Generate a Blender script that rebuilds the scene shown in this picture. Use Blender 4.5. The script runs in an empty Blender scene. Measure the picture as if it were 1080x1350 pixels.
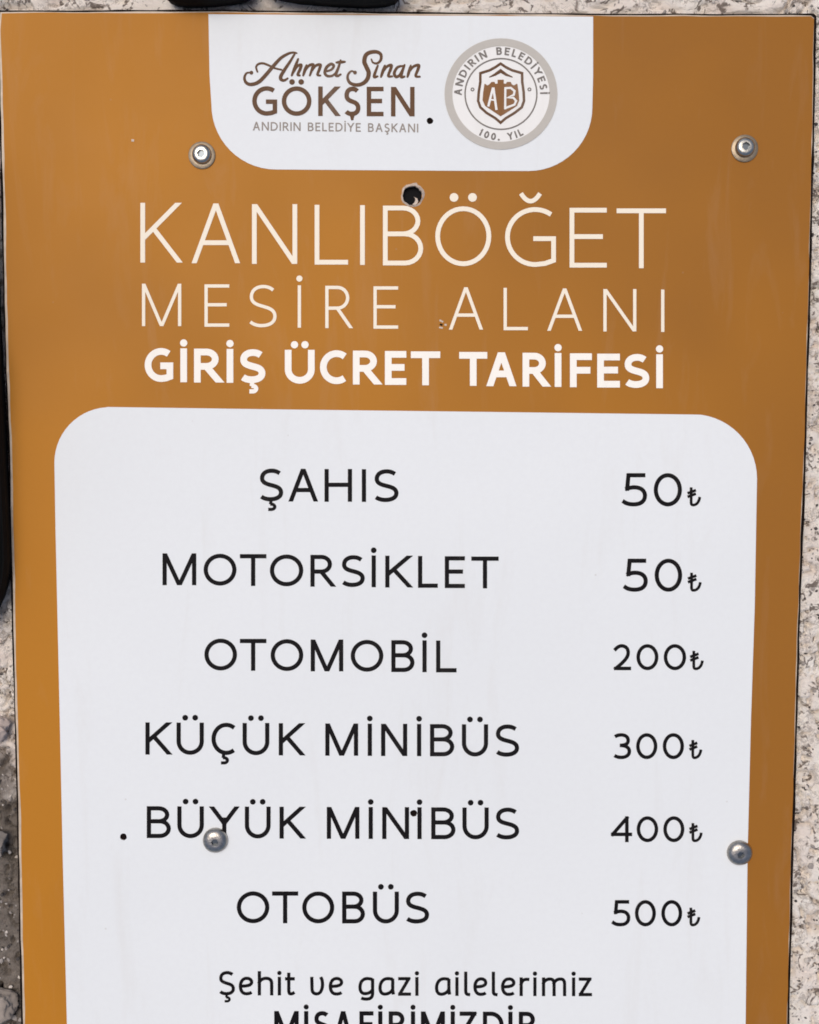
import bpy, bmesh, math, random
import numpy as np
from mathutils import Vector, Matrix, noise
from mathutils.geometry import delaunay_2d_cdt

# ------------------------------------------------------------------ camera, sky, sun, exposure
F_PX, CX, CY = 1500.0, 540.0, 675.0          # photograph is 1080 x 1350
TILT = math.radians(4.1)
DIST = 0.72
ZB = 0.0075                                   # height of the board's face above the ground
scene = bpy.context.scene
cam_d = bpy.data.cameras.new('camera')
cam = bpy.data.objects.new('camera', cam_d)
scene.collection.objects.link(cam)
CAM = Vector((0, DIST * math.sin(TILT), ZB + DIST * math.cos(TILT)))
cam.location = CAM
cam.rotation_euler = (-TILT, 0, 0)
cam_d.sensor_fit = 'HORIZONTAL'
cam_d.sensor_width = 36.0
cam_d.lens = 36.0 * F_PX / 1080.0
cam_d.clip_start = 0.01
cam_d.clip_end = 500
scene.camera = cam

SUN_EL, SUN_AZ = math.radians(72), math.radians(-38)   # azimuth from +Y towards +X
world = bpy.data.worlds.new('World')
scene.world = world
world.use_nodes = True
wn = world.node_tree
sky = wn.nodes.new('ShaderNodeTexSky')
sky.sky_type = 'NISHITA'
sky.sun_disc = False
sky.sun_elevation = SUN_EL
sky.sun_rotation = SUN_AZ
sky.air_density = 1.0
sky.dust_density = 4.0
sky.ozone_density = 1.0
bg = wn.nodes['Background']
bg.inputs['Strength'].default_value = 0.11
wn.links.new(sky.outputs[0], bg.inputs[0])
sun_d = bpy.data.lights.new('sun', 'SUN')
sun_d.energy = 1.5
sun_d.angle = math.radians(32)
sun_d.color = (1.0, 0.93, 0.83)
sun = bpy.data.objects.new('sun', sun_d)
scene.collection.objects.link(sun)
sdir = Vector((math.sin(SUN_AZ) * math.cos(SUN_EL), math.cos(SUN_AZ) * math.cos(SUN_EL), math.sin(SUN_EL)))
sun.rotation_euler = sdir.to_track_quat('Z', 'Y').to_euler()
sun.location = (0, 0, 3)
vs = scene.view_settings
vs.view_transform = 'Standard'
vs.look = 'None'
vs.gamma = 1.0
vs.use_curve_mapping = False
vs.exposure = 0.10

scene.cycles.filter_width = 1.75

rng = random.Random(7)
ROT = Matrix.Rotation(-TILT, 3, 'X')

def px(x, y, z=ZB):
    """photograph pixel -> point on the horizontal plane at height z"""
    d = ROT @ Vector(((x - CX) / F_PX, -(y - CY) / F_PX, -1.0))
    t = (z - CAM.z) / d.z
    return CAM + d * t

MM = 1045.0 / 0.5 / 1000.0                    # roughly pixels per millimetre

# ------------------------------------------------------------------ helpers
def link(name, me, mat=None, parent=None, smooth=False):
    o = bpy.data.objects.new(name, me)
    scene.collection.objects.link(o)
    if mat:
        me.materials.clear()
        me.materials.append(mat)
    if parent:
        o.parent = parent
    if smooth:
        for p in me.polygons:
            p.use_smooth = True
    return o

def mesh_py(name, vs_, fs_):
    me = bpy.data.meshes.new(name)
    me.from_pydata([tuple(v) for v in vs_], [], fs_)
    me.update()
    return me

def tag(o, label=None, cat=None, group=None, kind=None):
    if label: o['label'] = label
    if cat: o['category'] = cat
    if group: o['group'] = group
    if kind: o['kind'] = kind
    return o

def new_mat(name):
    m = bpy.data.materials.new(name)
    m.use_nodes = True
    nt = m.node_tree
    return m, nt, nt.nodes['Principled BSDF']

def N(nt, t, **kw):
    n = nt.nodes.new(t)
    for k, v in kw.items():
        setattr(n, k, v)
    return n

def noise_node(nt, co, scale, detail=4, rough=0.55, dist=0.0):
    n = N(nt, 'ShaderNodeTexNoise')
    n.inputs['Scale'].default_value = scale
    n.inputs['Detail'].default_value = detail
    n.inputs['Roughness'].default_value = rough
    n.inputs['Distortion'].default_value = dist
    nt.links.new(co, n.inputs['Vector'])
    return n.outputs['Fac']

def ramp(nt, fac, stops):
    r = N(nt, 'ShaderNodeValToRGB')
    e = r.color_ramp.elements
    while len(e) > 1:
        e.remove(e[-1])
    e[0].position, e[0].color = stops[0][0], (*stops[0][1], 1)
    for p, c in stops[1:]:
        q = e.new(p)
        q.color = (*c, 1)
    nt.links.new(fac, r.inputs[0])
    return r.outputs['Color']

def mixc(nt, fac, a, b):
    m = N(nt, 'ShaderNodeMix', data_type='RGBA')
    if isinstance(fac, (int, float)):
        m.inputs[0].default_value = fac
    else:
        nt.links.new(fac, m.inputs[0])
    for s, i in ((a, 6), (b, 7)):
        if isinstance(s, tuple):
            m.inputs[i].default_value = (*s, 1)
        else:
            nt.links.new(s, m.inputs[i])
    return m.outputs[2]

def bump(nt, p, h, strength, dist):
    b = N(nt, 'ShaderNodeBump')
    b.inputs['Strength'].default_value = strength
    b.inputs['Distance'].default_value = dist
    nt.links.new(h, b.inputs['Height'])
    nt.links.new(b.outputs[0], p.inputs['Normal'])

def obj_co(nt):
    return N(nt, 'ShaderNodeTexCoord').outputs['Object']

# ------------------------------------------------------------------ materials
def print_mat(name, base, var, rough=0.42, spec=0.10, dirt=None, dirt_amt=0.25, side_tone=False, smear=0.16):
    m, nt, p = new_mat(name)
    co = obj_co(nt)
    a = noise_node(nt, co, 3.2, 3)
    if side_tone:      # patchy tone, lighter towards the left side and darker towards the right
        sx = N(nt, 'ShaderNodeSeparateXYZ')
        nt.links.new(co, sx.inputs[0])
        mr = N(nt, 'ShaderNodeMapRange')
        mr.inputs[1].default_value, mr.inputs[2].default_value = -0.25, 0.22
        mr.inputs[3].default_value, mr.inputs[4].default_value = -0.22, 0.22
        nt.links.new(sx.outputs[0], mr.inputs[0])
        ad = N(nt, 'ShaderNodeMath', operation='ADD')
        nt.links.new(a, ad.inputs[0]); nt.links.new(mr.outputs[0], ad.inputs[1])
        a = ad.outputs[0]
    col = ramp(nt, a, [(0.3, base), (0.7, var)])
    fine = noise_node(nt, co, 260, 5, 0.7)
    f = N(nt, 'ShaderNodeMapRange')
    f.inputs[1].default_value, f.inputs[2].default_value = 0.35, 0.75
    f.inputs[3].default_value, f.inputs[4].default_value = 0.0, dirt_amt
    nt.links.new(fine, f.inputs[0])
    col = mixc(nt, f.outputs[0], col, dirt if dirt else tuple(c * 0.82 for c in base))
    mp = N(nt, 'ShaderNodeMapping')
    mp.inputs['Rotation'].default_value = (0, 0, 0.35)
    mp.inputs['Scale'].default_value = (1.0, 0.16, 1.0)
    nt.links.new(co, mp.inputs[0])
    sm = N(nt, 'ShaderNodeMapRange')
    sm.inputs[1].default_value, sm.inputs[2].default_value = 0.55, 0.8
    sm.inputs[4].default_value = smear
    nt.links.new(noise_node(nt, mp.outputs[0], 55, 5, 0.65, 0.6), sm.inputs[0])
    col = mixc(nt, sm.outputs[0], col, (0.52, 0.47, 0.41))
    vo = N(nt, 'ShaderNodeTexVoronoi'); vo.inputs['Scale'].default_value = 34
    nt.links.new(co, vo.inputs['Vector'])
    sp = N(nt, 'ShaderNodeMapRange')
    sp.inputs[1].default_value, sp.inputs[2].default_value = 0.012, 0.03
    sp.inputs[3].default_value, sp.inputs[4].default_value = smear * 2.2, 0.0
    nt.links.new(vo.outputs['Distance'], sp.inputs[0])
    col = mixc(nt, sp.outputs[0], col, (0.36, 0.31, 0.26))
    nt.links.new(col, p.inputs['Base Color'])
    r = N(nt, 'ShaderNodeMapRange')
    r.inputs[3].default_value, r.inputs[4].default_value = rough - 0.06, rough + 0.12
    nt.links.new(noise_node(nt, co, 18, 4), r.inputs[0])
    nt.links.new(r.outputs[0], p.inputs['Roughness'])
    p.inputs['Specular IOR Level'].default_value = spec
    bump(nt, p, noise_node(nt, co, 9, 2), 0.25, 0.004)
    return m

M_brown = print_mat('ochre_print', (0.450, 0.180, 0.018), (0.295, 0.119, 0.019), dirt_amt=0.12, side_tone=True, smear=0.07)
M_white = print_mat('white_print', (0.745, 0.765, 0.768), (0.712, 0.733, 0.738), dirt=(0.62, 0.62, 0.63), dirt_amt=0.16, smear=0.14)
M_ink = print_mat('black_ink', (0.006, 0.005, 0.006), (0.009, 0.008, 0.009), rough=0.5, spec=0.06, smear=0.03)
M_cream = print_mat('cream_ink', (0.86, 0.78, 0.64), (0.84, 0.75, 0.60), dirt_amt=0.1)
M_wink = print_mat('white_ink', (0.90, 0.86, 0.78), (0.88, 0.83, 0.75), dirt_amt=0.08)
M_logo = print_mat('brown_ink', (0.105, 0.052, 0.026), (0.13, 0.064, 0.030))
M_logol = print_mat('light_brown_ink', (0.24, 0.11, 0.04), (0.22, 0.10, 0.036))
M_grey = print_mat('grey_ink', (0.17, 0.155, 0.14), (0.20, 0.18, 0.165))
M_office = print_mat('faint_brown_ink', (0.27, 0.235, 0.205), (0.30, 0.26, 0.23))
M_taupe = print_mat('taupe_ink', (0.47, 0.445, 0.40), (0.50, 0.465, 0.42))
M_paper = print_mat('warm_white_print', (0.80, 0.78, 0.75), (0.78, 0.77, 0.74), dirt_amt=0.1)

def simple(name, col, rough=0.5, metal=0.0, nscale=60, var=0.3, bmp=0.0, spec=0.5):
    m, nt, p = new_mat(name)
    co = obj_co(nt)
    a = noise_node(nt, co, nscale, 5, 0.6)
    c = ramp(nt, a, [(0.3, tuple(x * (1 - var) for x in col)), (0.7, col)])
    nt.links.new(c, p.inputs['Base Color'])
    p.inputs['Roughness'].default_value = rough
    p.inputs['Metallic'].default_value = metal
    p.inputs['Specular IOR Level'].default_value = spec
    if bmp:
        bump(nt, p, noise_node(nt, co, nscale * 2, 5, 0.6), 0.6, bmp)
    return m

M_core = simple('black_core', (0.010, 0.006, 0.005), 0.8, spec=0.05)
M_alu = simple('bare_rim', (0.62, 0.50, 0.38), 0.5, 0.0, 120, 0.35)
M_bar = simple('dark_steel', (0.006, 0.006, 0.007), 0.7, spec=0.1)
M_screw = simple('zinc_screw', (0.50, 0.485, 0.44), 0.30, 1.0, 300, 0.35, 0.0002)
M_screwd = simple('dull_steel', (0.45, 0.425, 0.395), 0.34, 1.0, 400, 0.4, 0.0003)
M_washer = simple('washer_steel', (0.34, 0.27, 0.19), 0.45, 0.7, 300, 0.35, 0.0002)
M_socket = simple('socket_dark', (0.16, 0.18, 0.20), 0.35, 1.0, 300, 0.4)
M_burr = simple('torn_plastic', (0.62, 0.50, 0.40), 0.55, 0.0, 500, 0.4)
M_leather = simple('black_leather', (0.007, 0.007, 0.007), 0.5, 0.0, 220, 0.4, 0.0006, 0.25)
M_rubber = simple('black_rubber', (0.006, 0.006, 0.006), 0.8, 0.0, 200, 0.3, 0.0004, 0.1)
M_lace = simple('grey_lace', (0.05, 0.05, 0.05), 0.8, 0.0, 900, 0.5, 0.0004)

def ground_mat():
    m, nt, p = new_mat('rough_ground')
    co = obj_co(nt)
    base = ramp(nt, noise_node(nt, co, 38, 6, 0.65), [(0.30, (0.76, 0.65, 0.57)), (0.45, (0.89, 0.80, 0.71)), (0.62, (0.93, 0.87, 0.79))])
    pink = noise_node(nt, co, 16, 3)
    k = N(nt, 'ShaderNodeMapRange')
    k.inputs[1].default_value, k.inputs[2].default_value = 0.5, 0.75
    k.inputs[4].default_value = 0.6
    nt.links.new(pink, k.inputs[0])
    base = mixc(nt, k.outputs[0], base, (0.78, 0.62, 0.55))
    # dark wriggles: shade of small pits and cracks put into the ground colour
    def wriggle(scale, mscale, width, amt, m0):
        n1 = noise_node(nt, co, scale, 3, 0.55, 1.2)
        d = N(nt, 'ShaderNodeMath', operation='SUBTRACT'); d.inputs[1].default_value = 0.5
        nt.links.new(n1, d.inputs[0])
        ab = N(nt, 'ShaderNodeMath', operation='ABSOLUTE'); nt.links.new(d.outputs[0], ab.inputs[0])
        l = N(nt, 'ShaderNodeMapRange')
        l.inputs[1].default_value, l.inputs[2].default_value = width * .5, width
        l.inputs[3].default_value, l.inputs[4].default_value = amt, 0.0
        nt.links.new(ab.outputs[0], l.inputs[0])
        mk = N(nt, 'ShaderNodeMapRange')
        mk.inputs[1].default_value, mk.inputs[2].default_value = m0, m0 + .05
        nt.links.new(noise_node(nt, co, mscale, 3, 0.6, 0.5), mk.inputs[0])
        x = N(nt, 'ShaderNodeMath', operation='MULTIPLY')
        nt.links.new(l.outputs[0], x.inputs[0]); nt.links.new(mk.outputs[0], x.inputs[1])
        return x.outputs[0]
    base = mixc(nt, wriggle(85, 100, .06, .88, .525), base, (0.125, 0.092, 0.072))
    base = mixc(nt, wriggle(190, 60, .05, .5, .50), base, (0.30, 0.25, 0.21))
    # darker brown patch with a ragged border beside the lower left of the board
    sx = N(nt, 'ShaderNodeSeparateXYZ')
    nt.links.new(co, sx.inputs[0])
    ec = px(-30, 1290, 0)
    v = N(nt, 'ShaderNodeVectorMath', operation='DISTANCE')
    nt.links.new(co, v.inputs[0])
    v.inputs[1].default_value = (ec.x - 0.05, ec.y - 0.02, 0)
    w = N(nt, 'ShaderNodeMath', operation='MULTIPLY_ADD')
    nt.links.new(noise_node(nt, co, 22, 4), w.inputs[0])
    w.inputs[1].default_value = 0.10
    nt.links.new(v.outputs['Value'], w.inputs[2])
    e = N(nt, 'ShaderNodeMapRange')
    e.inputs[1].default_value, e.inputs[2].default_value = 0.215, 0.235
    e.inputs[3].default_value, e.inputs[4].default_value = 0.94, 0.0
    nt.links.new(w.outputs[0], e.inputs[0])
    dark_patch = ramp(nt, noise_node(nt, co, 70, 6, 0.7), [(0.35, (0.07, 0.054, 0.042)), (0.65, (0.20, 0.168, 0.14))])
    base = mixc(nt, e.outputs[0], base, dark_patch)
    nt.links.new(base, p.inputs['Base Color'])
    p.inputs['Roughness'].default_value = 0.9
    p.inputs['Specular IOR Level'].default_value = 0.2
    bump(nt, p, noise_node(nt, co, 420, 6, 0.7), 0.85, 0.0030)
    return m
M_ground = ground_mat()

# ------------------------------------------------------------------ ground
def vnoise(X, Y, f, seed):
    x, y = X * f, Y * f
    ix, iy = np.floor(x).astype(np.int64), np.floor(y).astype(np.int64)
    fx, fy = x - ix, y - iy
    fx, fy = fx * fx * (3 - 2 * fx), fy * fy * (3 - 2 * fy)
    def h(a, b):
        n = (a * 374761393 + b * 668265263 + seed * 974634777) & 0xFFFFFFFF
        n = ((n ^ (n >> 13)) * 1274126177) & 0xFFFFFFFF
        return ((n ^ (n >> 16)) & 0xFFFF) / 65535.0
    return (h(ix, iy) * (1 - fx) + h(ix + 1, iy) * fx) * (1 - fy) + (h(ix, iy + 1) * (1 - fx) + h(ix + 1, iy + 1) * fx) * fy

def ground_h(X, Y):
    wx = X + 0.004 * (vnoise(X, Y, 90, 11) - 0.5)
    wy = Y + 0.004 * (vnoise(X, Y, 90, 12) - 0.5)
    h = 0.0011 + 0.0021 * (vnoise(wx, wy, 60, 1) - 0.45) + 0.0028 * (vnoise(wx, wy, 170, 2) - 0.45) + 0.0016 * (vnoise(wx, wy, 330, 3) - 0.45)
    r = np.abs(vnoise(wx, wy, 105, 5) - 0.5)
    h -= 0.0060 * np.clip(1 - r / 0.06, 0, 1) * np.clip((vnoise(X, Y, 45, 6) - 0.40) / 0.1, 0, 1)
    r = np.abs(vnoise(wx, wy, 210, 15) - 0.5)
    h -= 0.0045 * np.clip(1 - r / 0.08, 0, 1) * np.clip((vnoise(X, Y, 70, 16) - 0.5) / 0.1, 0, 1)
    pit = vnoise(wx, wy, 230, 8)
    h -= 0.0060 * np.clip((pit - 0.76) / 0.08, 0, 1)
    return np.minimum(h, 0.0012) - 0.0006

def axis(lo, hi, dense, far):
    out, a = [], lo
    while a < hi:
        out.append(a)
        st = 0.006
        for d0, d1, s in dense:
            if d0 <= a <= d1:
                st = s
        a += st
    out.append(hi)
    s, p_, left, right = 0.008, 0.0, [], []
    d = 0.0
    while d < far:
        d += s
        s *= 1.35
        left.append(lo - d)
        right.append(hi + d)
    return np.array(left[::-1] + out + right)

gx = axis(-0.62, 0.62, [(-0.30, -0.232, 0.0011), (0.228, 0.30, 0.0011)], 70)
gy = axis(-0.62, 0.60, [(-0.36, 0.36, 0.0014)], 70)
GX, GY = np.meshgrid(gx, gy)
GZ = ground_h(GX, GY)
far = np.maximum(np.abs(GX), np.abs(GY))
GZ *= np.clip((1.2 - far) / 0.6, 0, 1)
nx, ny = len(gx), len(gy)
idx = np.arange(nx * ny).reshape(ny, nx)
quads = np.stack([idx[:-1, :-1], idx[:-1, 1:], idx[1:, 1:], idx[1:, :-1]], -1).reshape(-1, 4)
gm = bpy.data.meshes.new('ground')
gm.vertices.add(nx * ny)
gm.vertices.foreach_set('co', np.stack([GX, GY, GZ], -1).reshape(-1).astype(np.float32))
gm.loops.add(quads.size)
gm.loops.foreach_set('vertex_index', quads.reshape(-1).astype(np.int32))
gm.polygons.add(len(quads))
gm.polygons.foreach_set('loop_start', np.arange(0, quads.size, 4, dtype=np.int32))
gm.update(calc_edges=True)
gm.validate()
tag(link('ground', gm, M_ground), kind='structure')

# ------------------------------------------------------------------ sign board: layered plates
sign = bpy.data.objects.new('sign_board', None)
scene.collection.objects.link(sign)
sign.empty_display_size = 0.05
tag(sign, 'ochre and white entrance fee board with screws and printed prices lying on rough ground', 'sign')

def plate(name, outer, holes, ztop, zbot, mat, parent=sign):
    """flat plate from pixel loops (holes cut through), top at ztop, walls down to zbot"""
    bm = bmesh.new()
    es = []
    loops = []
    for lp in [outer] + holes:
        vv = [bm.verts.new(px(x, y, ZB)) for x, y in lp]
        for v in vv:
            v.co.z = ztop
        loops.append(vv)
        for i in range(len(vv)):
            es.append(bm.edges.new((vv[i], vv[(i + 1) % len(vv)])))
    bmesh.ops.triangle_fill(bm, use_beauty=True, use_dissolve=False, edges=es)
    for f in bm.faces:
        f.normal_update()
        if f.normal.z < 0:
            f.normal_flip()
    for lp in loops:
        low = [bm.verts.new((v.co.x, v.co.y, zbot)) for v in lp]
        n = len(lp)
        for i in range(n):
            j = (i + 1) % n
            bm.faces.new((lp[i], lp[j], low[j], low[i]))
    bmesh.ops.recalc_face_normals(bm, faces=bm.faces)
    me = bpy.data.meshes.new(name)
    bm.to_mesh(me)
    bm.free()
    return link(name, me, mat, parent)

def circ(cx, cy, r, n=24, rag=0.0, seed=1):
    q = random.Random(seed)
    return [(cx + r * (1 + rag * q.uniform(-1, 1)) * math.cos(2 * math.pi * i / n),
             cy + r * (1 + rag * q.uniform(-1, 1)) * math.sin(2 * math.pi * i / n)) for i in range(n)]

def lerp_edge(pts, step=22):
    out = []
    for i in range(len(pts)):
        a, b = pts[i], pts[(i + 1) % len(pts)]
        n = max(1, int(math.hypot(b[0] - a[0], b[1] - a[1]) / step))
        out += [(a[0] + (b[0] - a[0]) * k / n, a[1] + (b[1] - a[1]) * k / n) for k in range(n)]
    return out

# outline of the board in the photograph (it runs on below the frame)
BO = [(-2.5, 13), (270, 12.5), (550, 15.5), (830, 17.5), (1073, 17.5), (1077, 21),
      (1073.5, 210), (1068.5, 420), (1062.5, 620), (1055.5, 820), (1050, 1020), (1041, 1350), (1037, 1500), (1034, 1502),
      (34, 1500), (31, 1497), (27.5, 1350), (22, 1080), (16, 860), (11, 620), (4, 400), (0.5, 210), (-4, 40)]
def inset(lp, l, t, r, b):
    out = []
    for x, y in lp:
        dx = l if x < 300 and (y > 20 or x < 0) and y < 1499 or x < 36 else 0
        dx = dx if dx else (-r if x > 1030 else 0)
        dy = t if y < 22 else (-b if y > 1490 else 0)
        out.append((x + dx, y + dy))
    return out
def wobble(lp, amp, seed):
    return [(x + amp * (noise.noise((x * .03, y * .03, seed))), y + amp * (noise.noise((x * .03, y * .03, seed + 9)))) for x, y in lp]
core_l = wobble(lerp_edge(BO), 1.2, 1.5)
skin_l = wobble(lerp_edge(inset(BO, 2.6, 2.6, 3.4, 3)), 1.0, 4.5)
film_l = wobble(lerp_edge(inset(BO, 5.4, 4.2, 3.9, 4)), 1.2, 7.5)
HOLE = (543.5, 258.0)
DOTS = [(567, 159.5, 4.3), (163, 1103, 4.6), (545.5, 1072, 4.6)]
bigh = circ(*HOLE, 13.0, 26, 0.10, 3)
small = [circ(x, y, r, 14, 0.08, i) for i, (x, y, r) in enumerate(DOTS)]
plate('core', core_l, [circ(*HOLE, 12.2, 20, 0.05, 4)], ZB - 0.0005, ZB - 0.0030, M_core)
plate('skin', skin_l, [bigh] + small, ZB, ZB - 0.0005 + 0.0001, M_alu)

def film_plate(name, outer, holes, z, mat, parent=sign):
    return plate(name, outer, holes, z, z - 0.00012, mat, parent)
Z1, Z2, Z3, Z4, Z5 = ZB + 0.00020, ZB + 0.00040, ZB + 0.00060, ZB + 0.00075, ZB + 0.00090
panel = film_plate('printed_panel', film_l, [bigh] + [circ(x, y, r, 14, 0.08, i) for i, (x, y, r) in enumerate(DOTS)], Z1, M_brown)

def rounded(cx, cy, r, a0, a1, n=14, e=1.0):
    return [(cx + r * math.cos(math.radians(a0 + (a1 - a0) * i / n)), cy + r * e * math.sin(math.radians(a0 + (a1 - a0) * i / n))) for i in range(n + 1)]

# white header tab: open at the top edge, rounded below
tab = [(275, 18.8), (550, 20.6), (782, 22.0), (782, 100)] + \
      rounded(697, 141.5, 84, 0, 90) + [(600, 225.2), (480, 224.4)] + rounded(364, 138.5, 85, 90, 180) + [(276.5, 100)]
film_plate('header_panel', tab, [circ(*DOTS[0][:2], DOTS[0][2], 14, 0.08, 0)], Z2, M_white)
box = [(142, 536.5), (350, 539.5), (640, 543), (915, 546.5)] + rounded(913, 631, 85, -89, 0)[1:] + \
      [(995, 800), (990, 950), (985.5, 1130), (983, 1350), (981, 1400)] + rounded(912, 1404, 68, 0, 90) + \
      rounded(160, 1400, 70, 90, 180) + [(88.5, 1350), (83, 1130), (78, 900), (73.5, 700)] + rounded(145, 609.8, 73, 180, 266)
film_plate('price_panel', box, [circ(*DOTS[1][:2], DOTS[1][2], 14, 0.08, 1), circ(*DOTS[2][:2], DOTS[2][2], 14, 0.08, 2)], Z2, M_white)

# ------------------------------------------------------------------ stroke lettering
def arc(cx, cy, rx, ry, a0, a1, n=22):
    return [(cx + rx * math.cos(math.radians(a0 + (a1 - a0) * i / n)), cy + ry * math.sin(math.radians(a0 + (a1 - a0) * i / n))) for i in range(n + 1)]
def bez(p, n=9):
    out = [p[0]]
    for i in range(0, len(p) - 3, 3):
        a, b, c, d = p[i:i + 4]
        for k in range(1, n + 1):
            t = k / n
            s = 1 - t
            out.append(tuple(s ** 3 * a[j] + 3 * s * s * t * b[j] + 3 * s * t * t * c[j] + t ** 3 * d[j] for j in (0, 1)))
    return out
S_ = bez([(.93, .91), (.8, .975), (.67, 1), (.53, 1), (.22, 1), (.04, .89), (.04, .74), (.04, .585), (.25, .54), (.5, .495),
          (.78, .445), (1, .40), (1, .235), (1, .08), (.76, 0), (.46, 0), (.28, 0), (.12, .03), (0, .095)])
XH = 0.735
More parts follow.
